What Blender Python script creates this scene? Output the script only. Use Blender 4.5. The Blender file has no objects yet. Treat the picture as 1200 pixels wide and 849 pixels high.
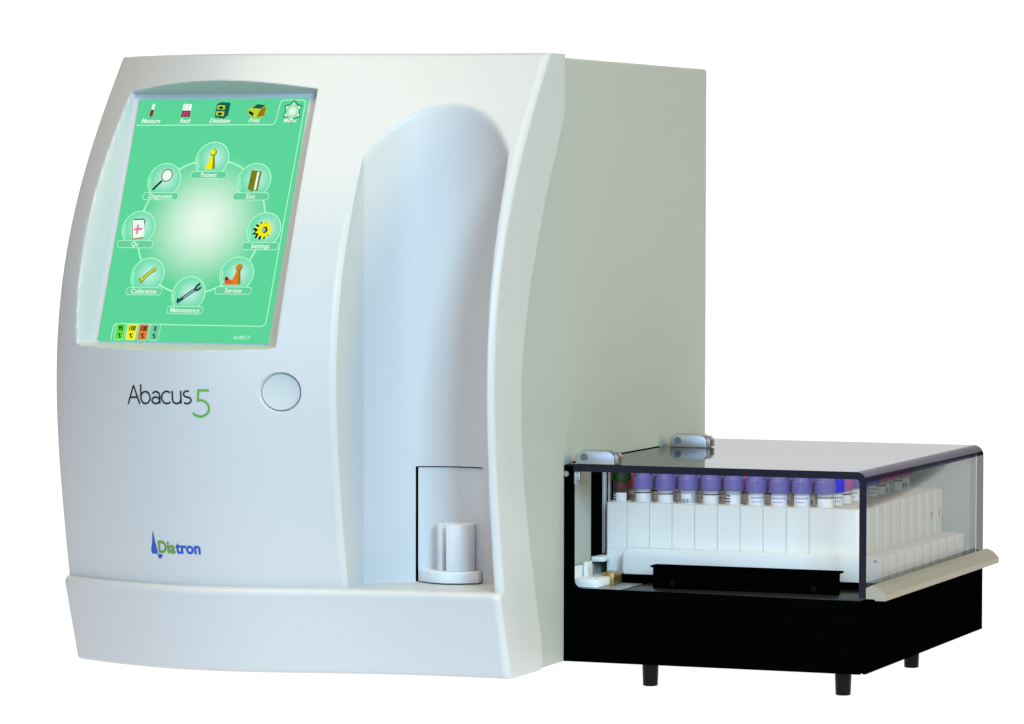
import bpy, bmesh, math, random
import numpy as np
from mathutils import Vector, Matrix
random.seed(7)
S = bpy.context.scene

# ------------------------------------------------------------------ camera
cd = bpy.data.cameras.new('camera'); cam = bpy.data.objects.new('camera', cd)
S.collection.objects.link(cam); S.camera = cam
rt = Vector((0.932483896, 0.361206559, 0.001898900)); up = Vector((-0.017548032, 0.040049585, 0.999043591)); bk = Vector((0.360785047, -0.931625382, 0.043684058))
cam.matrix_world = Matrix(((rt.x, up.x, bk.x, 1.070438), (rt.y, up.y, bk.y, -2.872093), (rt.z, up.z, bk.z, 0.358267), (0, 0, 0, 1)))
cd.sensor_width = 36; cd.lens = 144.395; cd.clip_start = .05; cd.clip_end = 100

# ------------------------------------------------------------------ view, world, lamps
S.view_settings.view_transform = 'Standard'; S.view_settings.look = 'None'
S.view_settings.exposure = 0; S.view_settings.gamma = 1; S.view_settings.use_curve_mapping = False
def srgb(r, g, b):
    f = lambda c: (c/255/12.92) if c/255 <= .04045 else ((c/255+.055)/1.055)**2.4
    return (f(r), f(g), f(b))
w = bpy.data.worlds.new('World'); S.world = w; w.use_nodes = True
bgn = w.node_tree.nodes['Background']; bgn.inputs[0].default_value = (.85, 1, 1, 1); bgn.inputs[1].default_value = .065

def area(name, loc, target, sx, sy, power, col):
    l = bpy.data.lights.new(name, 'AREA'); l.shape = 'RECTANGLE'; l.size = sx; l.size_y = sy; l.energy = power; l.color = col
    o = bpy.data.objects.new(name, l); S.collection.objects.link(o); o.location = loc
    o.rotation_euler = (Vector(target)-Vector(loc)).to_track_quat('-Z', 'Y').to_euler()
    return o
area('softbox_front', (1.95, -2.3, 1.35), (-.1, 0, .22), .8, 1.2, 98, (.47, .78, 1))
area('softbox_fill', (.2, -3.35, .6), (-.1, 0, .25), 1.5, 1.0, 31, (.42, .62, 1))
area('softbox_top', (-.2, -1.0, 2.3), (-.15, 0, .3), 1.6, 1.0, 39, (1, .80, .53))
area('softbox_right', (3.0, -.3, 1.2), (0, 0, .2), 1.2, 1.2, 42, (1, .79, .32))

# ------------------------------------------------------------------ materials
def mat(name, col, rough=.5, metal=0, spec=.5, bump=0, bscale=800, var=0, emit=None, es=1, trans=0, coat=0):
    m = bpy.data.materials.new(name); m.use_nodes = True; nt = m.node_tree; b = nt.nodes['Principled BSDF']
    b.inputs['Base Color'].default_value = (*col, 1); b.inputs['Roughness'].default_value = rough
    b.inputs['Metallic'].default_value = metal; b.inputs['Specular IOR Level'].default_value = spec
    b.inputs['Transmission Weight'].default_value = trans; b.inputs['Coat Weight'].default_value = coat
    if emit:
        b.inputs['Emission Color'].default_value = (*emit, 1); b.inputs['Emission Strength'].default_value = es
    tc = nt.nodes.new('ShaderNodeTexCoord')
    if bump:
        n = nt.nodes.new('ShaderNodeTexNoise'); n.inputs['Scale'].default_value = bscale; n.inputs['Detail'].default_value = 3
        bp = nt.nodes.new('ShaderNodeBump'); bp.inputs['Strength'].default_value = bump; bp.inputs['Distance'].default_value = .0006
        nt.links.new(tc.outputs['Object'], n.inputs['Vector']); nt.links.new(n.outputs['Fac'], bp.inputs['Height']); nt.links.new(bp.outputs['Normal'], b.inputs['Normal'])
    if var:
        n2 = nt.nodes.new('ShaderNodeTexNoise'); n2.inputs['Scale'].default_value = 9; n2.inputs['Detail'].default_value = 4
        mr = nt.nodes.new('ShaderNodeMapRange'); mr.inputs['To Min'].default_value = 1-var; mr.inputs['To Max'].default_value = 1+var
        mx = nt.nodes.new('ShaderNodeMix'); mx.data_type = 'RGBA'; mx.blend_type = 'MULTIPLY'; mx.inputs['Factor'].default_value = 1
        mx.inputs['A'].default_value = (*col, 1)
        nt.links.new(tc.outputs['Object'], n2.inputs['Vector']); nt.links.new(n2.outputs['Fac'], mr.inputs['Value']); nt.links.new(mr.outputs['Result'], mx.inputs['B']); nt.links.new(mx.outputs['Result'], b.inputs['Base Color'])
    return m
def glow(name, col, s=1):                 # lit picture elements of the display
    m = bpy.data.materials.new(name); m.use_nodes = True; nt = m.node_tree; nt.nodes.clear()
    e = nt.nodes.new('ShaderNodeEmission'); e.inputs[0].default_value = (*col, 1); e.inputs[1].default_value = s
    o = nt.nodes.new('ShaderNodeOutputMaterial'); nt.links.new(e.outputs[0], o.inputs[0]); return m
def glow_radial(name, inner, outer, centre, rad, power=1.3):
    m = bpy.data.materials.new(name); m.use_nodes = True; nt = m.node_tree; nt.nodes.clear()
    tc = nt.nodes.new('ShaderNodeTexCoord'); sb = nt.nodes.new('ShaderNodeVectorMath'); sb.operation = 'SUBTRACT'; sb.inputs[1].default_value = (*centre, 0)
    ln = nt.nodes.new('ShaderNodeVectorMath'); ln.operation = 'LENGTH'
    mr = nt.nodes.new('ShaderNodeMapRange'); mr.interpolation_type = 'SMOOTHSTEP'; mr.inputs['From Max'].default_value = rad
    mx = nt.nodes.new('ShaderNodeMix'); mx.data_type = 'RGBA'; mx.inputs['A'].default_value = (*inner, 1); mx.inputs['B'].default_value = (*outer, 1)
    e = nt.nodes.new('ShaderNodeEmission'); o = nt.nodes.new('ShaderNodeOutputMaterial'); L = nt.links
    L.new(tc.outputs['Object'], sb.inputs[0]); L.new(sb.outputs[0], ln.inputs[0]); L.new(ln.outputs['Value'], mr.inputs['Value'])
    L.new(mr.outputs['Result'], mx.inputs['Factor']); L.new(mx.outputs['Result'], e.inputs[0]); L.new(e.outputs[0], o.inputs[0]); return m

M = {}
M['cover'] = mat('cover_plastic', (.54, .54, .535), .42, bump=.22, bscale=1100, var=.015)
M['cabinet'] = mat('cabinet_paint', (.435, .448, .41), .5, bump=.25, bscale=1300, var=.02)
M['gap'] = mat('dark_gap', (.0015, .0015, .0018), .9, spec=0)
M['black'] = mat('black_powder_coat', (.0008, .0008, .0009), .8, spec=.0, bump=.1, bscale=1500)
M['deck'] = mat('black_deck', (.012, .013, .013), .38, spec=.35, bump=.15, bscale=1500, var=.1)
M['rubber'] = mat('black_rubber', (.0025, .0025, .0028), .25, spec=.12)
M['white'] = mat('white_polymer', (.74, .73, .70), .45, bump=.08, bscale=900, var=.02)
M['white2'] = mat('white_fitting', (.75, .75, .74), .35)
M['alu'] = mat('brushed_aluminium', (.52, .53, .54), .45, metal=1, bump=.1, bscale=900)
M['handle'] = mat('anodised_handle', (.34, .30, .24), .5, metal=.2, bump=.1, bscale=900)
M['knuckle'] = mat('hinge_steel', (.30, .27, .23), .38, metal=.8)
M['steel'] = mat('steel', (.55, .54, .52), .2, metal=1)
M['brass'] = mat('brass', (.42, .27, .08), .3, metal=.8)
M['button'] = mat('button_plastic', (.50, .52, .51), .45, bump=.15, bscale=2500)
M['door'] = mat('door_plastic', (.56, .58, .58), .4, bump=.1, bscale=1500)
M['tray'] = mat('tray_plastic', (.70, .71, .72), .32)
M['ink'] = mat('black_ink', (.006, .007, .010), .5)
M['ink_green'] = mat('green_ink', srgb(84, 158, 44), .5)
M['ink_green2'] = mat('olive_green_ink', srgb(88, 140, 30), .5)
M['ink_blue'] = mat('blue_ink', srgb(6, 66, 172), .5)
M['back'] = mat('frosted_panel', (.36, .43, .405), .6, bump=.1, bscale=700, var=.03)
M['edge'] = mat('sheet_cut_edge', (.008, .006, .014), .35, spec=.25)
# tinted acrylic sheet
def acrylic(name, ta, tb, gc):
    m = bpy.data.materials.new(name); m.use_nodes = True; nt = m.node_tree; nt.nodes.clear(); L = nt.links
    tr = nt.nodes.new('ShaderNodeBsdfTransparent'); gl = nt.nodes.new('ShaderNodeBsdfGlossy'); gl.inputs['Roughness'].default_value = .035
    gl.inputs['Color'].default_value = (*gc, 1)
    lw = nt.nodes.new('ShaderNodeLayerWeight'); lw.inputs['Blend'].default_value = .5       # facing: 0 frontal, 1 grazing
    tint = nt.nodes.new('ShaderNodeMix'); tint.data_type = 'RGBA'; tint.inputs['A'].default_value = (*ta, 1); tint.inputs['B'].default_value = (*tb, 1)
    pw = nt.nodes.new('ShaderNodeMath'); pw.operation = 'POWER'; pw.inputs[1].default_value = 3.0
    p5 = nt.nodes.new('ShaderNodeMath'); p5.operation = 'POWER'; p5.inputs[1].default_value = 5.0
    fr = nt.nodes.new('ShaderNodeMath'); fr.operation = 'MULTIPLY_ADD'; fr.inputs[1].default_value = .95; fr.inputs[2].default_value = .03
    L.new(lw.outputs['Facing'], p5.inputs[0]); L.new(p5.outputs[0], fr.inputs[0])
    ms = nt.nodes.new('ShaderNodeMixShader'); o = nt.nodes.new('ShaderNodeOutputMaterial')
    L.new(lw.outputs['Facing'], pw.inputs[0]); L.new(pw.outputs[0], tint.inputs['Factor']); L.new(tint.outputs['Result'], tr.inputs[0])
    L.new(fr.outputs[0], ms.inputs[0]); L.new(tr.outputs[0], ms.inputs[1]); L.new(gl.outputs[0], ms.inputs[2]); L.new(ms.outputs[0], o.inputs[0]); return m
M['acrylic'] = acrylic('clear_acrylic', (.955, .955, .94), (.40, .39, .41), (.74, .75, .76))
M['bend'] = acrylic('refraction_dark_acrylic', (.40, .37, .46), (.30, .28, .36), (.45, .45, .5))  # darker tint on the bend stands in for refraction in the curve
CAPS = {'purple': mat('purple_cap', (.215, .18, .49), .22, bump=.1, bscale=600), 'green': mat('green_cap', (.008, .05, .008), .3), 'red': mat('red_cap', (.95, .07, .035), .35),
        'pink': mat('pink_cap', (.50, .16, .36), .35), 'blue': mat('blue_cap', (.05, .05, .80), .35)}
M['glass'] = mat('clear_tube', (.50, .53, .56), .12, spec=.6)
M['brown'] = mat('blood_filled_tube', (.10, .045, .035), .15, spec=.6)
M['paper'] = mat('label_paper', (.80, .80, .84), .6)
M['violet_ink'] = mat('violet_ink', (.22, .16, .60), .6)
M['red_ink'] = mat('red_ink', (.45, .015, .04), .6)

# ------------------------------------------------------------------ helpers
def link(name, me, m, parent=None):
    o = bpy.data.objects.new(name, me); S.collection.objects.link(o)
    for mm in (m if isinstance(m, (list, tuple)) else [m]): me.materials.append(mm)
    if parent: o.parent = parent
    return o
def obj(name, bm, m, parent=None, smooth=35):
    bmesh.ops.recalc_face_normals(bm, faces=bm.faces)
    me = bpy.data.meshes.new(name); bm.to_mesh(me); bm.free()
    if smooth:
        me.shade_smooth(); me.set_sharp_from_angle(angle=math.radians(smooth))
    return link(name, me, m, parent)
def thing(name, label, cat, loc=(0, 0, 0), group=None):
    o = bpy.data.objects.new(name, None); S.collection.objects.link(o); o.empty_display_size = .02
    o.location = loc; o['label'] = label; o['category'] = cat
    if group: o['group'] = group
    return o
def box(bm, x0, x1, y0, y1, z0, z1, bev=0, seg=2, mi=0):
    t = bmesh.new(); bmesh.ops.create_cube(t, size=1)
    for v in t.verts: v.co = Vector(((x0+x1)/2+v.co.x*(x1-x0), (y0+y1)/2+v.co.y*(y1-y0), (z0+z1)/2+v.co.z*(z1-z0)))
    if bev: bmesh.ops.bevel(t, geom=t.edges[:], offset=bev, segments=seg, affect='EDGES', profile=.5)
    merge(bm, t, mi)
def merge(bm, t, mi=0):
    mp = [bm.verts.new(v.co) for v in t.verts]; t.verts.index_update()
    for f in t.faces:
        try: nf = bm.faces.new([mp[v.index] for v in f.verts]); nf.material_index = mi
        except ValueError: pass
    t.free()
def prism(bm, pts, axis, a, b, bev=0, mi=0):      # closed outline pts (2d) extruded along axis from a to b
    t = bmesh.new()
    def P(p, h): return {0: (h, p[0], p[1]), 1: (p[0], h, p[1]), 2: (p[0], p[1], h)}[axis]
    A = [t.verts.new(P(p, a)) for p in pts]; B = [t.verts.new(P(p, b)) for p in pts]
    n = len(pts)
    for i in range(n): t.faces.new((A[i], A[(i+1) % n], B[(i+1) % n], B[i]))
    ca = t.faces.new(A); cb = t.faces.new(B[::-1])
    if bev:
        bmesh.ops.recalc_face_normals(t, faces=t.faces)
        bmesh.ops.bevel(t, geom=list({e for f in (ca, cb) for e in f.edges}), offset=bev, segments=2, affect='EDGES', profile=.5)
    merge(bm, t, mi)
def lathe(bm, prof, cx, cy, n=32, mi=0, cap=True):   # prof: (r, z)
    rings = [[bm.verts.new((cx+r*math.cos(2*math.pi*i/n), cy+r*math.sin(2*math.pi*i/n), z)) for i in range(n)] for r, z in prof]
    for a, b in zip(rings, rings[1:]):
        for i in range(n): bm.faces.new((a[i], a[(i+1) % n], b[(i+1) % n], b[i])).material_index = mi
    if cap:
        bm.faces.new(rings[0]).material_index = mi; bm.faces.new(rings[-1][::-1]).material_index = mi
def disc_y(bm, cx, cz, y0, y1, r, n=24, mi=0, bev=0):
    prism(bm, [(cx+r*math.cos(2*math.pi*i/n), cz+r*math.sin(2*math.pi*i/n)) for i in range(n)], 1, y0, y1, bev, mi)

# ------------------------------------------------------------------ the setting: white sweep, added; its glow blanks the background and ground shadows
bm = bmesh.new()
pr = [(-.45, -.0165), (1.4, -.0165)] + [(1.4+.4*math.sin(a), .3835-.4*math.cos(a)) for a in [math.radians(9*k) for k in range(1, 11)]] + [(1.8, 1.3)]
A = [bm.verts.new((-1.6, y, z)) for y, z in pr]; B = [bm.verts.new((1.4, y, z)) for y, z in pr]
for i in range(len(pr)-1): bm.faces.new((A[i], B[i], B[i+1], A[i+1]))
bd = obj('backdrop', bm, mat('added_white_glow', (.12, .12, .12), .9, spec=0, emit=(1, 1, 1), es=1.0), None, 60)
bd['kind'] = 'structure'; bd.rotation_euler = (0, 0, math.radians(21.17))

# ------------------------------------------------------------------ front surface of the analyser (metres)
W = .345; XR = .004; ZT = .4535; SH = .0640
CP = [-0.5959247988, -15.9707650735, 12.9755863866, -0.1866644282, -0.3071474962, -0.1687196999, -0.1239544728]
CS = [2.7427637722, -10.2859477124, 14.6037581699, -9.5961852690, 3.0434640523, -0.7401691576, 0.2323184071, 0.0]
cs1 = np.polyval(CS, 1.0)
def sag(x, z):
    u = np.clip((x+W)/W, 0, 1); return (np.polyval(CS, u)-u*cs1)*(.95+.4*z/.45)
def F0(x, z): return np.polyval(CP, z)-sag(x, z)
def Fbase(x, z):                               # the plinth under the shelf
    return np.interp(z, [0, .02, .04, .055, .0605, .064], [-.1220, -.1290, -.1362, -.1414, -.1438, -.1440])-sag(x, z)
CX = [-.1125, -.108, -.102, -.0926, -.0769, -.0588, -.0488, -.0379, -.0218, -.0121, -.0063, -.0036, -.0027, -.001]
CY = [-.1194, -.111, -.104, -.0946, -.0835, -.0782, -.0781, -.0800, -.0871, -.0948, -.101, -.116, -.132, -.158]
_xx = np.linspace(-.1125, -.0063, 60); _pc = np.polyfit(CX[:11], CY[:11], 5)
def C(x):
    sm = np.polyval(_pc, np.clip(x, -.1125, -.0063)); st = np.interp(x, CX[10:], CY[10:])
    return np.where(x < -.0063, sm, st)
PB, PC, P0 = .395, -.05, np.array([-.235, -.1275, .33])
EX = np.array([0.99875, -0.04994, 0]); NN = np.array([0.0465, 0.9291, -0.3670]); EZ = np.array([0.0183, 0.3665, 0.9302])
def plane(x, z): return P0[1]+PB*(z-P0[2])+PC*(x-P0[0])
def smax(a, b, k): return .5*(a+b+np.sqrt((a-b)**2+k*k))
HX0, HX1, HZ0, HZ1 = -.3135, -.1605, .2398, .4240     # flat pocket round the display
BX, BZ, BR = -.1503, .2072, .0139
DX0, DX1, DZ0, DZ1 = -.0835, -.0332, .0648, .1495      # sample door opening
def fil(d, r):
    d = np.clip(d, 0, r); return r-np.sqrt(np.maximum(r*r-(r-d)**2, 0))
def Y(x, z):
    up_ = z > SH
    f = F0(x, z); 
    # pocket for the display: floor parallel to the display, drafted walls
    d = np.maximum(np.maximum(HX0-x, x-HX1), np.maximum(HZ0-z, z-HZ1))
    dr = np.where(HZ0-z >= d-1e-9, .13, .38)
    p = plane(x, z)+.0016-np.minimum(np.maximum(d, 0)/.38, 9)
    p = np.where((HZ0-z > 0), plane(x, z)+.0016-np.maximum(HZ0-z, 0)/.09-np.maximum(np.maximum(HX0-x, x-HX1), 0)/.38, p)
    g = smax(f, p, .0016)
    # cup round the start button
    rr = np.hypot(x-BX, z-BZ); g = np.where(rr < BR+.0006, g+.0036*np.clip((BR+.0006-rr)/.0010, 0, 1), g-.0)
    # scooped channel on the right
    inch = (x > -.1124) & (x < -.0006)
    h = np.where(inch, smax(g, C(x), .0016), g)
    # rounded crease along the left wall of the channel
    c = np.clip((x+.1175)/.0051, 0, 1); h = np.where((x <= -.1124) & (x > -.1175) & (C(np.full_like(x, -.1125)) > f), h+.0026*c**2.5*np.clip((C(np.full_like(x, -.1125))-f)/.025, 0, 1), h)
    ye = fil(XR-x, .0055)+fil(x+W, .004)
    h = h+ye+fil(ZT-z, .0022)
    dd = (x > DX0) & (x < DX1) & (z > DZ0) & (z < DZ1)
    h = np.where(dd, -.045, h)
    b = Fbase(x, z)+ye*1.0+fil(SH-z, .0062)+fil(z, .003)
    # the plinth has its own small shelf in front of the cover, with a soft inner corner
    h = h+0*b
    return np.where(up_, h, b)
def lines(a, b, step, extra):
    base = list(np.linspace(a, b, int(round((b-a)/step))+1)); e = sorted(set([q for q in extra if a <= q <= b]))
    base = [q for q in base if all(abs(q-t) > step*.45 for t in e) or q in (a, b)]
    return np.array(sorted(set(base+e)))
edge = [0, .0002, .0006, .0012, .002, .003, .0042, .0055]
xs = lines(-W, XR, .0016, [-W+e for e in edge]+[XR-e for e in edge]+[-.1175+k*.0005 for k in range(10)]+[-.11255, -.11235]
           + [-.1118+.001*k for k in range(8)]+[-.008+.0006*k for k in range(14)]+[DX0-.0002, DX0+.0002, DX1-.0002, DX1+.0002]
           + [HX0-.0002, HX1+.0002]+[HX0-.001*k for k in range(9)]+[HX1+.0007*k for k in range(11)]+[BX-BR-.001+.0006*k for k in range(51)])
zs = lines(0, ZT, .0016, edge+[SH-e for e in edge]+[SH+.0003, SH+.0008, SH+.0015, SH+.0025, SH+.0038]+[ZT-e for e in (0, .0002, .0006, .0012, .0022)]
           + [DZ0-.0001, DZ0+.0002, DZ1-.0002, DZ1+.0002]+[HZ0-.0007*k for k in range(11)]+[HZ1+.0009*k for k in range(13)]+[BZ-BR-.001+.0006*k for k in range(51)])
X, Z = np.meshgrid(xs, zs); YY = Y(X, Z)
RZ = [0, .0061, .0254, .0547, .0934, .1379, .1817, .2126, .2434, .2864, .3483, .3893, .4060, .4115, .4535]
RY = [-.060, -.0550, -.0582, -.0689, -.0814, -.0938, -.0992, -.0994, -.0944, -.0808, -.0496, -.0231, -.0125, -.0107, -.0107]
def rear(z): return np.interp(z, RZ, RY)
bm = bmesh.new(); G = [[bm.verts.new((X[j, i], YY[j, i], Z[j, i])) for i in range(len(xs))] for j in range(len(zs))]
for j in range(len(zs)-1):
    for i in range(len(xs)-1):
        f = bm.faces.new((G[j][i], G[j][i+1], G[j+1][i+1], G[j+1][i]))
        if DX0-.0003 < xs[i] and xs[i+1] < DX1+.0003 and DZ0-.0002 < zs[j] and zs[j+1] < DZ1+.0003: f.material_index = 1
for i, xx in ((0, -W), (len(xs)-1, XR)):
    prev = None
    for j, z in enumerate(zs):
        row = [G[j][i]]+[bm.verts.new((xx, G[j][i].co.y*(1-t)+(rear(z))*t, z)) for t in (.5, 1)]
        if prev:
            for a in range(2): bm.faces.new((prev[a], prev[a+1], row[a+1], row[a]))
        if j in (0, len(zs)-1): row_end = row
        if j == 0: bot = row
        prev = row
    if i == 0: LB, LT = bot, prev
    else: RB, RT = bot, prev
bm.faces.new([G[-1][i] for i in range(len(xs))]+[RT[1], RT[2], LT[2], LT[1]])
bm.faces.new([G[0][i] for i in range(len(xs))][::-1]+[LB[1], LB[2], RB[2], RB[1]])

an = thing('blood_analyser', 'large white blood analyser with a green touch display and a scooped channel in front', 'analyser')
cover = obj('front_cover', bm, [M['cover'], M['gap']], an, 32)
# thickness lip along the rear edge of the cover, inside the skin
# cabinet body
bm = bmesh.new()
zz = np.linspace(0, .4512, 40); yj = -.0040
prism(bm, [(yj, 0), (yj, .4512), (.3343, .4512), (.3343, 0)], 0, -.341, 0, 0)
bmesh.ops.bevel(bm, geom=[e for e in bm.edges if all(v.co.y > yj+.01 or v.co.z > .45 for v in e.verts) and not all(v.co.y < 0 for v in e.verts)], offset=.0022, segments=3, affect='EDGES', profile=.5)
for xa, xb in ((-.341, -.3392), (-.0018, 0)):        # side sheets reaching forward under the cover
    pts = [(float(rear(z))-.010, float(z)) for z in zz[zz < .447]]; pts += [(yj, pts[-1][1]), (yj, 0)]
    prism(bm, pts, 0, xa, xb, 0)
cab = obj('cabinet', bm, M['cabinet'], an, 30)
for fx, fy in ((-.26, .03), (-.09, .03), (-.26, .26), (-.09, .26)):
    bm = bmesh.new(); lathe(bm, [(.010, -.0165), (.012, -.0155), (.012, .001)], fx, fy); obj('foot', bm, M['rubber'], an)

# start button
bm = bmesh.new(); yb = float(F0(np.array(BX), np.array(BZ)))
slx = float((F0(np.array(BX+.01), np.array(BZ))-F0(np.array(BX-.01), np.array(BZ)))/.02)
rings = []
for r, dy in ((.0132, .0040), (.0132, .0022), (.0128, .0016), (.0105, .0019), (.006, .0023), (.0015, .0024)):
    rings.append([bm.verts.new((BX+r*math.cos(a), yb+dy+slx*r*math.cos(a), BZ+r*math.sin(a))) for a in [2*math.pi*k/56 for k in range(56)]])
for a, b in zip(rings, rings[1:]):
    for k in range(56): bm.faces.new((a[k], a[(k+1) % 56], b[(k+1) % 56], b[k]))
bm.faces.new(rings[-1]); obj('start_button', bm, M['button'], an, 40)

# ------------------------------------------------------------------ lettering printed on the cover
def stroke2(bm, pts, wd, fn, mi=0, closed=False, cap=False):
    P = [Vector(p) for p in pts]; n = len(P); L = []; R = []
    for i in range(n):
        a = P[(i-1) % n] if (i > 0 or closed) else P[i]; b = P[(i+1) % n] if (i < n-1 or closed) else P[i]
        d = (b-a); d = d.normalized() if d.length > 1e-9 else Vector((1, 0)); nrm = Vector((-d.y, d.x))
        L.append(bm.verts.new(fn(*(P[i]+nrm*wd/2)))); R.append(bm.verts.new(fn(*(P[i]-nrm*wd/2))))
    for i in range(n if closed else n-1):
        j = (i+1) % n; bm.faces.new((L[i], R[i], R[j], L[j])).material_index = mi
def arc(cx, cy, rx, ry, a0, a1, n=18): return [(cx+rx*math.cos(math.radians(a0+(a1-a0)*k/n)), cy+ry*math.sin(math.radians(a0+(a1-a0)*k/n))) for k in range(n+1)]
def dens(p, n=8):
    out = []
    for a, b in zip(p, p[1:]): out += [(a[0]+(b[0]-a[0])*k/n, a[1]+(b[1]-a[1])*k/n) for k in range(n)]
    return out+[p[-1]]
def onsurf(x, z): return (x, float(F0(np.array(x), np.array(z)))-.00025, z)
# "Abacus" in thin round letters, unit = x height
u = .0094; ox, oz = -.2665, .1969
def at(dx): return lambda a, b: onsurf(ox+(a+dx)*u, oz+b*u+(a+dx)*u*.03)
bm = bmesh.new(); wd = .135
def L_(dx, strokes):
    for s in strokes: stroke2(bm, s, wd, at(dx))
L_(0, [dens([(0, 0), (.55, 1.45)]), dens([(.55, 1.45), (1.12, 0)]), dens([(.24, .52), (.90, .52)])])
o_ = arc(.48, .49, .43, .46, 0, 360, 30)[:-1]
def bowl(dx): stroke2(bm, o_, wd, at(dx), closed=True)
bowl(1.18); L_(1.18, [dens([(.06, .35), (.06, 1.52)])])
stroke2(bm, arc(.40, .28, .34, .25, 0, 360, 26)[:-1], wd, at(2.20), closed=True); L_(2.20, [dens([(.76, 0), (.76, .62)])+arc(.42, .62, .34, .33, 10, 150, 10)])
L_(3.08, [arc(.50, .49, .45, .47, 48, 312, 26)])
L_(4.00, [dens([(.06, 1), (.06, .38)])+arc(.42, .36, .36, .35, 180, 360, 14), dens([(.78, 0), (.78, 1)])])
L_(4.92, [arc(.36, .74, .27, .23, 50, 250, 14)+arc(.36, .25, .33, .25, 70, -140, 16)])
obj('product_lettering', bm, M['ink'], an, 0)
bm = bmesh.new(); q = lambda a, b: onsurf(-.2105+a*.0112, .1900+b*.0112)
stroke2(bm, dens([(.92, 1.62), (.22, 1.62)]), .14, q); stroke2(bm, dens([(.22, 1.68), (.17, .88)]), .14, q); stroke2(bm, arc(.30, .46, .60, .53, 104, -145, 28), .14, q)
obj('product_numeral', bm, M['ink_green'], an, 0)

def text_mesh(txt, size, bold=0, shear=0, sx=1, align='LEFT'):
    c = bpy.data.curves.new('text', 'FONT'); c.body = txt; c.size = size; c.offset = bold; c.shear = shear; c.align_x = align; c.resolution_u = 4
    o = bpy.data.objects.new('text', c); S.collection.objects.link(o); dg = bpy.context.evaluated_depsgraph_get()
    me = bpy.data.meshes.new_from_object(o.evaluated_get(dg)); bpy.data.objects.remove(o); bpy.data.curves.remove(c)
    vs = [(v.co.x*sx, v.co.y) for v in me.vertices]; fs = [list(p.vertices) for p in me.polygons]; bpy.data.meshes.remove(me); return vs, fs
def add_text(bm, t, fn, mi=0):
    vs, fs = t; V = [bm.verts.new(fn(*p)) for p in vs]
    for f in fs:
        try: bm.faces.new([V[k] for k in f]).material_index = mi
        except ValueError: pass
bm = bmesh.new(); lx, lz = -.2500, .0880
put = lambda dx: (lambda a, b: onsurf(lx+dx+a, lz+b))
t = text_mesh('Dia', .0122, .00040, sx=.86); add_text(bm, t, put(0), 0); wdia = max(p[0] for p in t[0])
t = text_mesh('tron', .0122, .00040, sx=.92); add_text(bm, t, put(wdia+.0005), 1)
f = [put(-.0028)(a, b) for a, b in [(-.0026, -.0012), (-.0032, .0012), (-.0026, .0040), (-.0014, .0085), (-.0004, .0152), (.0002, .0152), (.0008, .0085), (.0018, .0040), (.0024, .0012), (.0022, -.0012)]]
bm.faces.new([bm.verts.new(p) for p in f]).material_index = 1
f = [put(0)(a, b) for a, b in [(-.0006, -.0014), (.0040, -.0014), (.0030, -.0034), (.0014, -.0048), (-.0002, -.0044)]]
bm.faces.new([bm.verts.new(p) for p in f]).material_index = 1
obj('maker_lettering', bm, [M['ink_green2'], M['ink_blue']], an, 0)

# ------------------------------------------------------------------ display, built in its own flat frame (millimetres)
def D(a, b, h=0):                       # a right, b up, h towards the viewer, mm from the display centre
    return tuple(P0+EX*a/1000+EZ*b/1000-NN*h/1000)
Rm = Matrix.Identity(4)
def dobj(name, bm, m, parent):
    me = bpy.data.meshes.new(name); bm.to_mesh(me); bm.free(); return link(name, me, m, parent)
dmat = Matrix(((EX[0], EZ[0], -NN[0], P0[0]), (EX[1], EZ[1], -NN[1], P0[1]), (EX[2], EZ[2], -NN[2], P0[2]), (0, 0, 0, 1))) @ Matrix.Scale(.001, 4)
GR = srgb(92, 214, 154); PALE = srgb(190, 255, 215); LN = srgb(178, 252, 205)
scr_m = glow_radial('display_backlight', srgb(232, 250, 236), GR, (-1, -2), 59)
bm = bmesh.new(); q = [(-75.2, 96.6), (66.6, 96.9), (69.4, -95), (-71.6, -95)]
A = [bm.verts.new((*p, 0)) for p in q]; B = [bm.verts.new((*p, -1.4)) for p in q]
bm.faces.new(A); bm.faces.new(B[::-1])
for i in range(4): bm.faces.new((A[i], A[(i+1) % 4], B[(i+1) % 4], B[i]))
bmesh.ops.recalc_face_normals(bm, faces=bm.faces)
disp = dobj('display', bm, scr_m, an); disp.matrix_world = dmat
def dsub(name, bm, m):
    o = dobj(name, bm, m, disp); o.matrix_parent_inverse = Matrix.Identity(4); return o
def pl(h): return lambda a, b: (a, b, h)
def poly(bm, pts, h, mi=0): bm.faces.new([bm.verts.new((p[0], p[1], h)) for p in pts]).material_index = mi
def rr(cx, cy, w_, h_, r, n=6):
    o = []
    for sx, sy, a0 in ((1, 1, 0), (-1, 1, 90), (-1, -1, 180), (1, -1, 270)):
        o += [(cx+sx*(w_/2-r)+r*math.cos(math.radians(a0+90*k/n)), cy+sy*(h_/2-r)+r*math.sin(math.radians(a0+90*k/n))) for k in range(n+1)]
    return o
gm = lambda n, *c, s=1: glow(n, srgb(*c), s)
GW = gm('lit_white', 235, 255, 242); GL = gm('lit_line', 176, 252, 206); GT = gm('lit_caption', 215, 255, 228)
GY = gm('lit_yellow', 242, 238, 20); GYD = gm('lit_olive', 120, 128, 20); GK = gm('lit_black', 22, 30, 24); GO = gm('lit_orange', 222, 130, 30); GOD = gm('lit_ochre', 150, 120, 20)
GRD = gm('lit_dark_red', 135, 30, 52); GTE = gm('lit_teal', 20, 95, 80); GP = gm('lit_pink', 238, 120, 180); GRED = gm('lit_red', 235, 95, 40); GLG = gm('lit_lime', 190, 215, 60)
GPL = gm('lit_plate', 105, 208, 158); GST = gm('lit_steel', 45, 75, 80); GGY = gm('lit_grey', 150, 185, 180)
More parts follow.
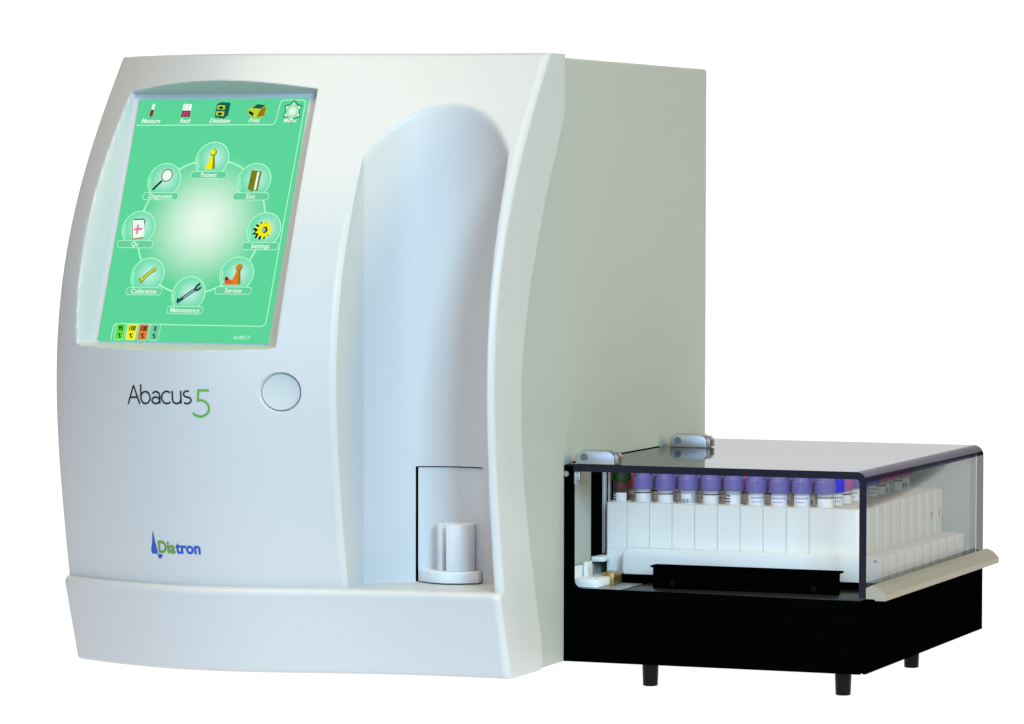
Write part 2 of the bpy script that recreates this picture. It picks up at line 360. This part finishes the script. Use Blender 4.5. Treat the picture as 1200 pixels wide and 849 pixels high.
# frame lines and the big ring
bm = bmesh.new()
stroke2(bm, [(-73.6, 75.8), (-20, 75.8), (37.5, 75.8)]+arc(39.5, 79.8, 4, 4, -90, 0, 8)+[(44.2, 90)]+arc(47.2, 92.4, 2.7, 3, 180, 90, 6)+arc(62.5, 92.4, 2.8, 3, 90, 0, 6)+[(65.0, 0), (65.2, -77)]+arc(61.4, -78.4, 3.8, 3.8, 0, -90, 8)+[(0, -82.2)]+arc(-57.0, -85.6, 3.6, 3.6, 90, 180, 8)+[(-60.5, -94.8)], .8, pl(.10))
dsub('frame_line', bm, GL)
bm = bmesh.new(); stroke2(bm, arc(-2.8, -5, 52, 53, 0, 360, 96)[:-1], 1.3, pl(.10), closed=True); dsub('ring_line', bm, GL)
BUB = {'Patient': (-3.7, 48.3), 'Exit': (34.5, 31.4), 'Settings': (50, -7.5), 'Service': (34.2, -42.4), 'Maintenance': (-2.7, -58.2), 'Calibration': (-39.8, -43.9), 'Qc': (-54.9, -6.9), 'Diagnostic': (-40.9, 31.3)}
bubm = {}
for k, (cx, cy) in BUB.items():
    bm = bmesh.new(); poly(bm, arc(cx, cy, 13.6, 13.6, 0, 360, 48)[:-1], .20)
    dsub('icon_disc', bm, glow_radial('lit_disc_%s' % k.lower(), srgb(188, 240, 226), srgb(112, 222, 172), (cx+1.5, cy+1), 14))
    bm = bmesh.new(); stroke2(bm, arc(cx, cy, 13.6, 13.6, 0, 360, 60)[:-1], .85, pl(.26), closed=True)
    stroke2(bm, arc(cx, cy, 11.8, 11.8, 168, 215, 12), .8, pl(.26)); dsub('disc_outline', bm, GL)
    wp = 29.5
    bm = bmesh.new(); px_ = cx+(-.4 if k != 'Settings' else -.6); py_ = cy-12.6
    poly(bm, rr(px_, py_, wp, 5.6, 2), .32, 0); stroke2(bm, rr(px_, py_, wp, 5.6, 2), .55, pl(.38), 1, closed=True)
    t = text_mesh(k, 5.2, .06, sx=.93, align='CENTER'); add_text(bm, t, lambda a, b: (px_+a, py_-1.7+b, .44), 2)
    dsub('caption', bm, [GPL, GL, GW])
def icon(parts, mats):
    bm = bmesh.new()
    for i, (kind, pts, mi, *r) in enumerate(parts):
        h = .50+.05*i
        if kind == 'p': poly(bm, pts, h, mi)
        else: stroke2(bm, pts, r[0], pl(h), mi)
    return dsub('icon', bm, mats)
def off(c, pts): return [(c[0]+a, c[1]+b) for a, b in pts]
def pawn(c, m1, m2, extra=()):
    icon([('p', off(c, [(-4.6, -7.4), (-1.2, 3.4), (1.6, 3.4), (3.6, -7.0), (3, -7.9), (-3.8, -8.2)]), 0), ('p', off(c, [(1.6, 3.4), (.4, 3.4), (1.6, -8.0), (3, -7.9), (3.6, -7)]), 1),
          ('p', off(c, arc(.2, 5.3, 2.8, 2.8, 0, 360, 18)[:-1]), 1), ('p', off(c, arc(-.2, 5.6, 2.2, 2.2, 0, 360, 18)[:-1]), 0)]+list(extra), [m1, m2, GRED, GRD])
pawn(BUB['Patient'], GY, GYD)
c = BUB['Service']; pawn((c[0]+1, c[1]), GO, GOD, [('p', off(c, arc(-5.6, -6, 3.4, 2.2, 0, 360, 14)[:-1]), 2), ('p', off(c, arc(-7.4, -3.6, 1.6, 1.6, 0, 360, 12)[:-1]), 3)])
c = BUB['Exit']; icon([('p', off(c, [(-3.4, 8), (5, 7.2), (4.6, -8.4), (-3.6, -7.2)]), 0), ('p', off(c, [(1.6, 6.8), (3.4, 6.7), (3.0, -7.6), (1.2, -7.3)]), 1), ('p', off(c, [(-3.4, 8), (1.4, 6.4), (.8, -9.2), (-4, -7)]), 2), ('p', off(c, arc(-1.8, 0, .6, .6, 0, 360, 8)[:-1]), 3)], [GYD, GW, GYD, GK])
c = BUB['Settings']
def gear(dx, dy): return off(c, [(dx+r*math.cos(a), dy+r*math.sin(a)) for k in range(44) for r, a in [((7.2 if k % 4 < 2 else 5.2), 2*math.pi*k/44)]])
icon([('p', gear(-1.8, -.8), 1), ('p', gear(.3, .2), 0), ('p', off(c, arc(.8, 0, 2.3, 2.6, 0, 360, 16)[:-1]), 1), ('p', off(c, arc(.1, -.1, 1.5, 1.9, 0, 360, 16)[:-1]), 2)], [GY, GK, GGY])
c = BUB['Maintenance']; icon([('s', off(c, [(-8.4, -6.6), (-5.4, -4.4), (-2, -1.6), (5, 3.6)]), 0, 2.6), ('s', off(c, [(-3.5, -3.0), (4.4, 3.2)]), 1, 1.0), ('s', off(c, [(4.6, 3.2), (6.2, 6.4), (8.4, 8.2)]), 0, 2.0), ('s', off(c, [(4.6, 3.0), (7.4, 3.2), (9.6, 5.4)]), 0, 2.0), ('s', off(c, [(-8.6, -4.2), (-6.2, -4.6)]), 0, 1.8)], [GST, GGY])
c = BUB['Calibration']; icon([('s', off(c, [(-5.8, -2.0), (-4.2, -5.4), (-2, -1.4), (2.4, 2.6), (6.4, 5.4)]), 1, 3.0), ('s', off(c, [(-5.4, -1.8), (-4.2, -4.8), (-1.8, -1.2), (2.6, 2.8), (6.2, 5.4)]), 0, 1.7)], [GLG, GYD])
c = BUB['Qc']; icon([('p', off(c, [(-6.4, 6), (4.6, 6.4), (5.6, -8), (-3.4, -9)]), 3), ('p', off(c, [(-6, 6.4), (3.6, 6.6), (6.2, -6.8), (-3.0, -8.2)]), 0), ('s', off(c, [(-.6, 3), (-.4, -4.6)]), 1, 1.7), ('s', off(c, [(-3.6, -1.0), (3.6, -.4)]), 1, 1.7), ('s', off(c, [(-5, 6.8), (3.4, 7.2), (4.8, 3.8)]), 2, .9)], [GW, GP, GTE, GOD])
c = BUB['Diagnostic']; icon([('s', off(c, [(-8.2, -7.6), (-1.6, -.2)]), 2, 1.7), ('p', off(c, arc(1.8, 4, 4.8, 5.2, 0, 360, 26)[:-1]), 1), ('p', off(c, arc(1.8, 4, 3.9, 4.3, 0, 360, 26)[:-1]), 0)], [GW, GYD, GK])
TOP = {'Measure': -61.7, 'Rack': -32.6, 'Database': -3.2, 'Print': 25.4, 'Menu': 55.2}
for k, a_ in TOP.items():
    bm = bmesh.new(); t = text_mesh(k, 4.9, .08, shear=.25, sx=.95, align='CENTER'); add_text(bm, t, lambda a, b: (a_+a, 77.4+b, .80), 0); dsub('caption', bm, [GW])
c = (-62, 87.2); icon([('s', off(c, [(-.6, -6), (-.4, -4)]), 1, .7), ('s', off(c, [(-.4, -4.2), (-.1, 1)]), 1, 2.6), ('s', off(c, [(0, 1), (.4, 5.6)]), 0, 2.4)], [GW, GRD])
c = (-32.8, 87.2); icon([('p', off(c, [(-3.8, 0), (3.4, 0), (3.6, -5), (-4.2, -5)]), 1), ('p', off(c, [(-3.6, 5.6), (3.6, 5.2), (3.6, 0), (-3.8, .2)]), 0)]+[('s', off(c, [(-3.8, y), (3.4, y)]), 2, .25) for y in (-1.7, -3.4)]+[('s', off(c, [(x, 5), (x, -5)]), 2, .3) for x in (-1.6, .8)], [GW, GRD, GP])
c = (-3.2, 87.4); icon([('p', off(c, [(-5, 5), (-1.5, 6.6), (6.2, 6), (6, -4), (2.6, -7), (-5, -5.4)]), 0), ('p', off(c, [(-4.2, 4.2), (2.2, 3.8), (2.4, .4), (-4.2, .8)]), 1), ('p', off(c, [(-4.2, -.8), (2.4, -1.0), (2.4, -4.8), (-4.2, -4.2)]), 1), ('p', off(c, arc(-1, 2, 2, 1.1, 0, 360, 12)[:-1]), 2), ('p', off(c, arc(-1, -3, 2, 1.1, 0, 360, 12)[:-1]), 2)], [GTE, GLG, GK])
c = (26.4, 86.4); icon([('p', off(c, [(-7.4, 1.4), (-1.6, 5.6), (7, 4.4), (8, 1), (6.4, -4.4), (-.6, -6), (-7.4, -2)]), 0), ('p', off(c, [(-4.6, 2.6), (-.8, 5.8), (6.6, 4.8), (3.2, 2)]), 1), ('p', off(c, [(3.2, 2), (7.4, 3.6), (6.6, -3.8), (.4, -4.8)]), 2), ('p', off(c, [(-6.6, .6), (-2.4, -1.4), (-2.4, -4), (-6.6, -1.6)]), 3)], [GLG, GTE, GOD, GK])
c = (56, 86.2); hx = [(0, 9), (3, 5.6), (7, 4.4), (5.6, 0), (7, -4.4), (3, -5.6), (0, -9), (-3, -5.6), (-7, -4.4), (-5.6, 0), (-7, 4.4), (-3, 5.6)]
bm = bmesh.new(); poly(bm, off(c, hx), .5, 0); stroke2(bm, off(c, hx), .8, pl(.55), 1, closed=True)
for k in range(6):
    a = math.radians(90+60*k); poly(bm, off((c[0]+6*math.cos(a), c[1]+6*math.sin(a)), arc(0, 0, 1, 1, 0, 360, 10)[:-1]), .6, 2)
dsub('icon', bm, [glow_radial('lit_menu_star', srgb(235, 255, 240), srgb(70, 205, 130), c, 8), GTE, GT])
for k, (a_, tt, mm) in enumerate(((-53.8, '95', gm('lit_tab_green', 100, 225, 70)), (-44.2, '100', gm('lit_tab_yellow', 240, 238, 40)), (-34.6, '100', gm('lit_tab_orange', 225, 125, 60)), (-24.9, '0', GPL))):
    bm = bmesh.new(); poly(bm, rr(a_, -88.4, 8.0, 12.4, 1.4), .3, 0); stroke2(bm, rr(a_, -88.4, 8.2, 12.6, 1.4), .45, pl(.33), 1, closed=True)
    add_text(bm, text_mesh(tt, 5.0, .22, align='CENTER', sx=.8), lambda a, b: (a_+a, -87.2+b, .4), 2); add_text(bm, text_mesh('%', 5.0, .2, align='CENTER', sx=.75), lambda a, b: (a_+a, -93.0+b, .4), 2)
    dsub('level_tab', bm, [mm, GL, GK])
bm = bmesh.new(); add_text(bm, text_mesh('16:40:17', 4.2, 0, align='CENTER'), lambda a, b: (47.4+a, -92.6+b, .4), 0); dsub('clock', bm, [GT])

# ------------------------------------------------------------------ sample door with tray and tube holder
bm = bmesh.new(); dx = np.linspace(-.0824, -.0334, 26)
def dy(x): return float(np.polyval(_pc, x))+.0012
for x0_, x1_ in zip(dx, dx[1:]): pass
F_ = [[bm.verts.new((x, dy(x), z)) for z in (.0652, .1488)] for x in dx]; Bk = [[bm.verts.new((x, dy(x)+.003, z)) for z in (.0652, .1488)] for x in dx]
for i in range(len(dx)-1):
    bm.faces.new((F_[i][0], F_[i+1][0], F_[i+1][1], F_[i][1])); bm.faces.new((Bk[i][0], Bk[i][1], Bk[i+1][1], Bk[i+1][0]))
    bm.faces.new((F_[i][1], F_[i+1][1], Bk[i+1][1], Bk[i][1])); bm.faces.new((F_[i][0], Bk[i][0], Bk[i+1][0], F_[i+1][0]))
bm.faces.new((F_[0][0], F_[0][1], Bk[0][1], Bk[0][0])); bm.faces.new((F_[-1][0], Bk[-1][0], Bk[-1][1], F_[-1][1]))
door = obj('sample_door', bm, M['door'], an, 30)
bm = bmesh.new(); cxd = -.0573
tp = [(-.0806, -.0800)]+[(cxd-.0235+.047*k/24, -.0885-.0110*math.sin(math.pi*k/24)) for k in range(25)]+[(-.0338, -.0800)]
prism(bm, tp, 2, .0652, .0738, .0007); obj('tray', bm, M['tray'], door, 40)
bm = bmesh.new(); hcx, hcy, hr = -.0530, -.0840, .0140
na = math.radians(-114); hw = .0036
out = []
for k in range(73):
    a = na+math.asin(hw/hr)+(2*math.pi-2*math.asin(hw/hr))*k/72; out.append((hcx+hr*math.cos(a), hcy+hr*math.sin(a)))
dv = Vector((math.cos(na), math.sin(na))); nv = Vector((-dv.y, dv.x))
for s in (-1, 1): out.append((hcx+dv.x*.001+nv.x*hw*s, hcy+dv.y*.001+nv.y*hw*s))
prism(bm, out, 2, .0738, .1082, .0006); obj('tube_holder', bm, M['tray'], door, 40)

# ------------------------------------------------------------------ autosampler box
sp = thing('autosampler', 'low black autosampler box with a clear lid and short feet, right of the analyser', 'autosampler')
WS, YB, ZL = .235, .334, .1482
bm = bmesh.new(); box(bm, .0015, .2300, .0030, YB, 0, .0530, .0008); base = obj('base_box', bm, M['black'], sp)
# front plate: an L of black sheet with a rounded inner corner
bm = bmesh.new()
o_ = [(-.0005, .0), (.2305, .0), (.2318, .0535), (.0140, .0552)]+[(.0140-.0060*math.sin(a), .0612-.0060*math.cos(a)) for a in [math.radians(15*k) for k in range(1, 7)]]+[(.0078, .1402), (.0078, .1473), (.0005, .1473), (-.0018, .1455)]
prism(bm, o_, 1, 0, .0028, .0004); fp = obj('front_plate', bm, M['black'], sp)
bm = bmesh.new(); disc_y(bm, .0022, .1408, -.0012, 0, .0021); disc_y(bm, .0022, .1408, -.0015, -.0012, .0011); obj('screw', bm, M['steel'], fp)
bm = bmesh.new(); box(bm, .2318, .2352, .0004, YB-.001, .0004, .0528, .0005); sd = obj('side_plate', bm, M['black'], sp)
for zz_ in (.0310, .0225):
    bm = bmesh.new(); prism(bm, [(.010+.0016*math.cos(a), zz_+.0016*math.sin(a)) for a in [math.pi*k/6 for k in range(12)]], 0, .2352, .2358); obj('screw', bm, M['gap'], sd)
bm = bmesh.new(); box(bm, .0445, .2300, .0030, YB-.002, .0531, .0543, .0003); obj('deck', bm, M['deck'], sp)
bm = bmesh.new(); box(bm, .0016, .0420, .0030, .0600, .0531, .0545, .0003); obj('deck_plate', bm, M['alu'], sp)
bm = bmesh.new(); box(bm, .0601, .2053, .0300, .0335, .0545, .0702, .0004); box(bm, .0585, .2055, .0290, .0420, .0700, .0716, .0003); gb = obj('guide_bar', bm, M['black'], sp)
for sx_ in (.0760, .1860):
    bm = bmesh.new(); disc_y(bm, sx_, .0585, .0288, .0300, .0022); obj('screw', bm, M['rubber'], gb)
for fx, fy in ((.0655, .010), (.2150, .010), (.2150, .1950), (.0655, .3000)):
    bm = bmesh.new(); lathe(bm, [(.0050, -.0165), (.0056, -.0160), (.0062, .0006)], fx, fy, 28); obj('foot', bm, M['rubber'], sp)
# inner left side: dark opening, steel rail, white guide fitting, brass block, pin
bm = bmesh.new(); box(bm, .0002, .0012, .0590, .1500, .0740, .1440); obj('intake_opening', bm, M['gap'], sp)
bm = bmesh.new(); box(bm, .0014, .0040, .0800, .0840, .0745, .1430, .0004); box(bm, .0040, .0056, .0860, .0900, .0745, .1430, .0002); obj('rail', bm, mat('bright_rail', (.70, .72, .74), .3, metal=.25), sp)
bm = bmesh.new(); box(bm, .0012, .0110, .0570, .0800, .0700, .0738, .0006); box(bm, .0030, .0040, .0120, .0400, .0600, .0700, .0003); box(bm, .0046, .0075, .0300, .0420, .0600, .0722, .0005)
box(bm, .0022, .0230, .0120, .0560, .0546, .0612, .0012); obj('rack_guide', bm, M['white2'], sp)
bm = bmesh.new(); box(bm, .0165, .0262, .0380, .0560, .0546, .0640, .0004); obj('brass_block', bm, M['brass'], sp)
bm = bmesh.new(); lathe(bm, [(.0008, .0612), (.0008, .0705)], .0126, .0300, 12); obj('pin', bm, M['steel'], sp)

# ---- lid: one bent sheet (top and right side), dark cut edges, frosted back
T = .0055; RO = .0080
def sheet(outer):
    r = RO if outer else RO-T; x1 = WS if outer else WS-T; z1 = ZL if outer else ZL-T
    return [(.0020, z1)]+[(x, z1) for x in np.linspace(.02, x1-r-.001, 6)]+[(x1-r+r*math.sin(a), z1-r+r*math.cos(a)) for a in [math.radians(7.5*k) for k in range(13)]]+[(x1, z) for z in (.10, .0560)]
O, I = sheet(True), sheet(False); bm = bmesh.new()
ys_ = [0.0, .0006, YB-.0006, YB]
VO = [[bm.verts.new((p[0], y, p[1])) for p in O] for y in ys_]; VI = [[bm.verts.new((p[0], y, p[1])) for p in I] for y in ys_]
for j in range(3):
    for i in range(len(O)-1):
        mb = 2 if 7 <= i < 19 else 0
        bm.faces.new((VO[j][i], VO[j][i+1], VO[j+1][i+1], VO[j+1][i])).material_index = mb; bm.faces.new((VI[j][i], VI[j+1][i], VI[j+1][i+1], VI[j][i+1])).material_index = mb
for j, s in ((0, 0), (3, 1)):
    for i in range(len(O)-1): bm.faces.new((VO[j][i], VI[j][i], VI[j][i+1], VO[j][i+1])).material_index = 1
for i in (0, len(O)-1):
    for j in range(3): bm.faces.new((VO[j][i], VO[j+1][i], VI[j+1][i], VI[j][i])).material_index = 1
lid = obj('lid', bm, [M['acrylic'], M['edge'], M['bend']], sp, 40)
bm = bmesh.new(); box(bm, .0030, WS-T-.0006, YB-.0034, YB-.0006, .0545, ZL-T-.0004); obj('back_panel', bm, M['back'], lid)
bm = bmesh.new(); prism(bm, [(.2356, .0560), (.2356, .0640), (.2400, .0660), (.2450, .0640), (.2500, .0590), (.2500, .0548), (.2430, .0548), (.2415, .0560)], 1, -.0030, .3270, .0003)
obj('handle', bm, M['handle'], lid, 0)
# hinges
def hinge(x, y, mirror=False, n='hinge'):
    h = .0102; z = ZL+.0002; bm = bmesh.new()
    pts = [(x-.0005, z), (x+.030, z)]+[(x+.030-.0060+.0060*math.cos(a), z+h-.0060+.0060*math.sin(a)) for a in [math.radians(15*k) for k in range(7)]]+[(x+.004, z+h), (x-.0005, z+h-.0035)]
    prism(bm, pts, 1, y, y+.014, .0007); hh = obj(n, bm, M['alu'], lid, 30)
    bm = bmesh.new(); prism(bm, [(x+.0302, z), (x+.0325, z+.001), (x+.0325, z+.0058), (x+.0302, z+.0085), (x+.0290, z+.0090), (x+.0290, z)], 1, y+.003, y+.014, .0003); obj('hinge_knuckle', bm, M['knuckle'], hh)
    bm = bmesh.new(); disc_y(bm, x+.0065, z+h*.52, y-.0009, y, .0027); prism(bm, [(x+.0065+.0013*math.cos(a), z+h*.52+.0013*math.sin(a)) for a in [math.pi*k/3 for k in range(6)]], 1, y-.0011, y-.0008); obj('hinge_screw', bm, mat('screw_steel', (.16, .17, .18), .35, metal=.6), hh)
    return hh
bm = bmesh.new(); box(bm, .0001, .0016, .0180, .2140, ZL-.0020, ZL+.0005); obj('gasket', bm, M['gap'], sp)
hinge(.0100, -.0010); hinge(.0100, .2150)
bm = bmesh.new(); box(bm, .0080, .0098, .0004, .0100, .1330, .1420, .0002); box(bm, .0098, .0125, .0004, .0020, .1360, .1420, .0002); obj('latch', bm, M['alu'], sp)

# ------------------------------------------------------------------ racks
NR = 10; PITCH = .0238; RY0 = .0715; RX0, RX1 = .0080, .2086; RZ0, RZ1 = .0600, .1147; CXT = .0158; CP_ = .0181
ordn = ['first', 'second', 'third', 'fourth', 'fifth', 'sixth', 'seventh', 'eighth', 'ninth', 'tenth']
def rack_body(bm):
    # outline in plan with shallow grooves between the cells, front and back
    x0, x1, d = RX0, RX1, PITCH-.0010; r = .0035
    g = [CXT+CP_*(k+.5) for k in range(9)]
    def side(y, s):
        o = []
        for gx in g: o += [(gx-.0004, y), (gx-.0004, y+s*.0009), (gx+.0004, y+s*.0009), (gx+.0004, y)]
        return o
    def cor(cx, cy, a0): return [(cx+r*math.cos(math.radians(a0+30*k)), cy+r*math.sin(math.radians(a0+30*k))) for k in range(4)]
    out = cor(x0+r*.3, r, 180)[:0]+[(x0, .001), (x0+.001, 0)]+side(0, 1)+cor(x1-r, r, 270)+cor(x1-r, d-r, 0)+side(d, -1)[::-1]+[(x0+.001, d), (x0, d-.001)]
    flat = [(x0, .001), (x0+.001, 0)]+cor(x1-r, r, 270)+cor(x1-r, d-r, 0)+[(x0+.001, d), (x0, d-.001)]
    prism(bm, out, 2, .0795, RZ1, 0)
    prism(bm, flat, 2, RZ0+.0002, .0794, 0)
    # sockets: dark-rimmed recess rings on top
    for k in range(10):
        cx = CXT+CP_*k
        rings = [[bm.verts.new((cx+rr_*math.cos(a), d/2+rr_*math.sin(a), z)) for a in [2*math.pi*i/24 for i in range(24)]] for rr_, z in ((.0078, RZ1+.0001), (.0078, RZ1+.0007), (.0068, RZ1+.0007), (.0068, RZ1+.0001))]
        for a_, b_ in zip(rings, rings[1:]):
            for i in range(24): bm.faces.new((a_[i], a_[(i+1) % 24], b_[(i+1) % 24], b_[i]))
def rack_foot(bm):
    x0, x1, d = RX1+.0003, .2284, PITCH-.0010; r = d/2
    pts = [(x0, 0)]+[(x1-r*.75+r*.75*math.cos(a), r+r*math.sin(a)) for a in [math.radians(-90+15*k) for k in range(13)]]+[(x0, d)]
    prism(bm, pts, 2, RZ0+.0005, .0800, .0006)
bmb = bmesh.new(); rack_body(bmb); bmf = bmesh.new(); rack_foot(bmf)
r0 = thing('sample_rack', 'front-most white tube rack, one purple-capped row behind its dark guide bar', 'rack', (0, RY0, 0), 'white tube racks under the lid')
rb0 = obj('rack_body', bmb, M['white'], r0, 40); rf0 = obj('rack_foot', bmf, M['white'], r0, 40)
racks = [r0]
for k in range(1, NR):
    r = r0.copy(); S.collection.objects.link(r); r.location = (0, RY0+PITCH*k, 0)
    r['label'] = ('rear-most white tube rack, touching the grey back panel' if k == NR-1 else '%s white tube rack counted from the front, in the row under the lid' % ordn[k])
    for ch in (rb0, rf0):
        c_ = ch.copy(); S.collection.objects.link(c_); c_.parent = r
    racks.append(r)
bm = bmesh.new()
o_ = [(.0262, RZ0+.0010), (.2284, RZ0+.0010), (.2284, .0806), (.0305, .0810), (.0275, .0795), (.0248, .0760), (.0248, RZ0+.0022)]
prism(bm, o_, 1, -.0100, -.0008, .0009); sk = obj('rack_skirt', bm, M['white'], r0, 30)
bm = bmesh.new(); disc_y(bm, .2240, .0775, -.0104, -.0098, .0011); obj('pin_hole', bm, M['gap'], r0)
for k in (NR-2, NR-1):
    bm = bmesh.new(); fn = lambda a, b: (RX1+.00015, .0115+a*.0032, .0950+b*.0032)
    stroke2(bm, [(-1, 1), (0, 0)], .7, fn); stroke2(bm, [(1, 1), (0, 0)], .7, fn); stroke2(bm, [(0, .1), (0, -1.3)], .7, fn)
    obj('letter_mark', bm, M['red_ink'], racks[k], 0)

# ------------------------------------------------------------------ tubes
def tube_meshes(kind):
    res = {}
    bm = bmesh.new()
    if kind == 'green': lathe(bm, [(.0070, .0120), (.0076, .0124), (.0078, .0200), (.0074, .0262)], 0, 0, 28)
    else:
        n = 28; prof = [(.0060, .0060), (.0071, .0062), (.0074, .0066), (.0075, .0150), (.0070, .0156), (.0071, .0222), (.0067, .0228), (.0045, .0229)]
        lathe(bm, prof, 0, 0, n)
        for i in range(n):
            a = 2*math.pi*i/n
            prism(bm, [(.0074*math.cos(a-.05), .0074*math.sin(a-.05)), (.0078*math.cos(a-.05), .0078*math.sin(a-.05)), (.0078*math.cos(a+.05), .0078*math.sin(a+.05)), (.0074*math.cos(a+.05), .0074*math.sin(a+.05))], 2, .0070, .0148)
    bmesh.ops.recalc_face_normals(bm, faces=bm.faces)
    me = bpy.data.meshes.new('cap'); bm.to_mesh(me); bm.free(); me.shade_smooth(); me.set_sharp_from_angle(angle=math.radians(40)); me.materials.append(CAPS[kind]); res['cap'] = me
    bm = bmesh.new(); top = .0120 if kind == 'green' else .0061
    lathe(bm, [(.0012, -.0540), (.0042, -.0530), (.0060, -.0490), (.0060, top)], 0, 0, 24)
    bmesh.ops.recalc_face_normals(bm, faces=bm.faces)
    me = bpy.data.meshes.new('tube_glass'); bm.to_mesh(me); bm.free(); me.shade_smooth(); me.set_sharp_from_angle(angle=math.radians(50)); me.materials.append(M['brown'] if kind == 'green' else M['glass']); res['glass'] = me
    return res
TM = {k: tube_meshes(k) for k in CAPS}
def label_mesh(v):
    bm = bmesh.new(); R = .00615
    a0, a1, zt = {0: (-170, -10, .0042), 1: (-150, -30, .0030), 2: (-200, 20, .0046), 3: (-140, -60, .0036)}[v]
    def band(a, b, z0, z1, mi, rr_):
        n = max(1, int(abs(b-a)/10)); L = [[bm.verts.new((rr_*math.cos(math.radians(a+(b-a)*k/n)), rr_*math.sin(math.radians(a+(b-a)*k/n)), z)) for z in (z0, z1)] for k in range(n+1)]
        for p, q_ in zip(L, L[1:]): bm.faces.new((p[0], q_[0], q_[1], p[1])).material_index = mi
    band(a0, a1, -.04, zt, 0, R)
    if v == 0: band(a0, a1, zt-.0013, zt-.0004, 1, R+.00006); band(-120, -80, -.0060, -.0052, 1, R+.00006)
    if v == 1:
        for k in range(4): band(-150, -108, zt-.0012-.0022*k, zt-.0002-.0022*k, 1, R+.00006)
    if v == 2:
        z = zt-.0016
        for a in range(-150, -50, 14): band(a, a+9, z-.0011, z, 2, R+.00006)
        for a in range(-140, -70, 16): band(a, a+8, z-.0040, z-.0030, 2, R+.00006)
    if v == 3:
        for a in range(-132, -66, 11): band(a, a+5, -.0060, zt-.0036, 2 if a % 2 else 1, R+.00006)
    me = bpy.data.meshes.new('paper_label'); bm.to_mesh(me); bm.free(); me.shade_smooth()
    for m_ in (M['paper'], M['ink'], M['violet_ink']): me.materials.append(m_)
    return me
LM = [label_mesh(v) for v in range(4)]
def tube(row, col):
    kind = 'purple'
    if row == 0 and col == 0: kind = 'green'
    if row == 1: kind = {0: 'red', 5: 'pink', 9: 'blue'}.get(col, 'purple')
    if row == 2: kind = {9: 'pink', 3: 'pink', 7: 'pink'}.get(col, 'purple')
    if row >= 6: kind = 'pink'
    v = [1, 0, 0, 3, 0, 1, 2, 2, 2, 0][col] if row == 0 else random.randrange(4)
    where = 'in the front rack' if row == 0 else 'in the rear-most rack' if row == NR-1 else 'in the %s rack from the front' % ordn[row]
    pos = 'at the left end' if col == 0 else 'at the right end' if col == 9 else '%s from the left' % ordn[col]
    t = thing('sample_tube', '%s-capped tube %s, %s' % ('tall dark green' if kind == 'green' else kind, where, pos), 'test tube', (CXT+CP_*col, RY0+(PITCH-.001)/2+PITCH*row, .1188+random.uniform(-.0006, .0005)), 'capped sample tubes in the racks')
    t.rotation_euler = (random.uniform(-.012, .012), random.uniform(-.02, .02), math.radians(21+random.uniform(-22, 22)))
    for nm, me in (('cap', TM[kind]['cap']), ('tube_glass', TM[kind]['glass']), ('paper_label', LM[v])):
        o = bpy.data.objects.new(nm, me); S.collection.objects.link(o); o.parent = t
for row in range(NR):
    for col in (range(10) if row < 3 else range(7, 10)): tube(row, col)
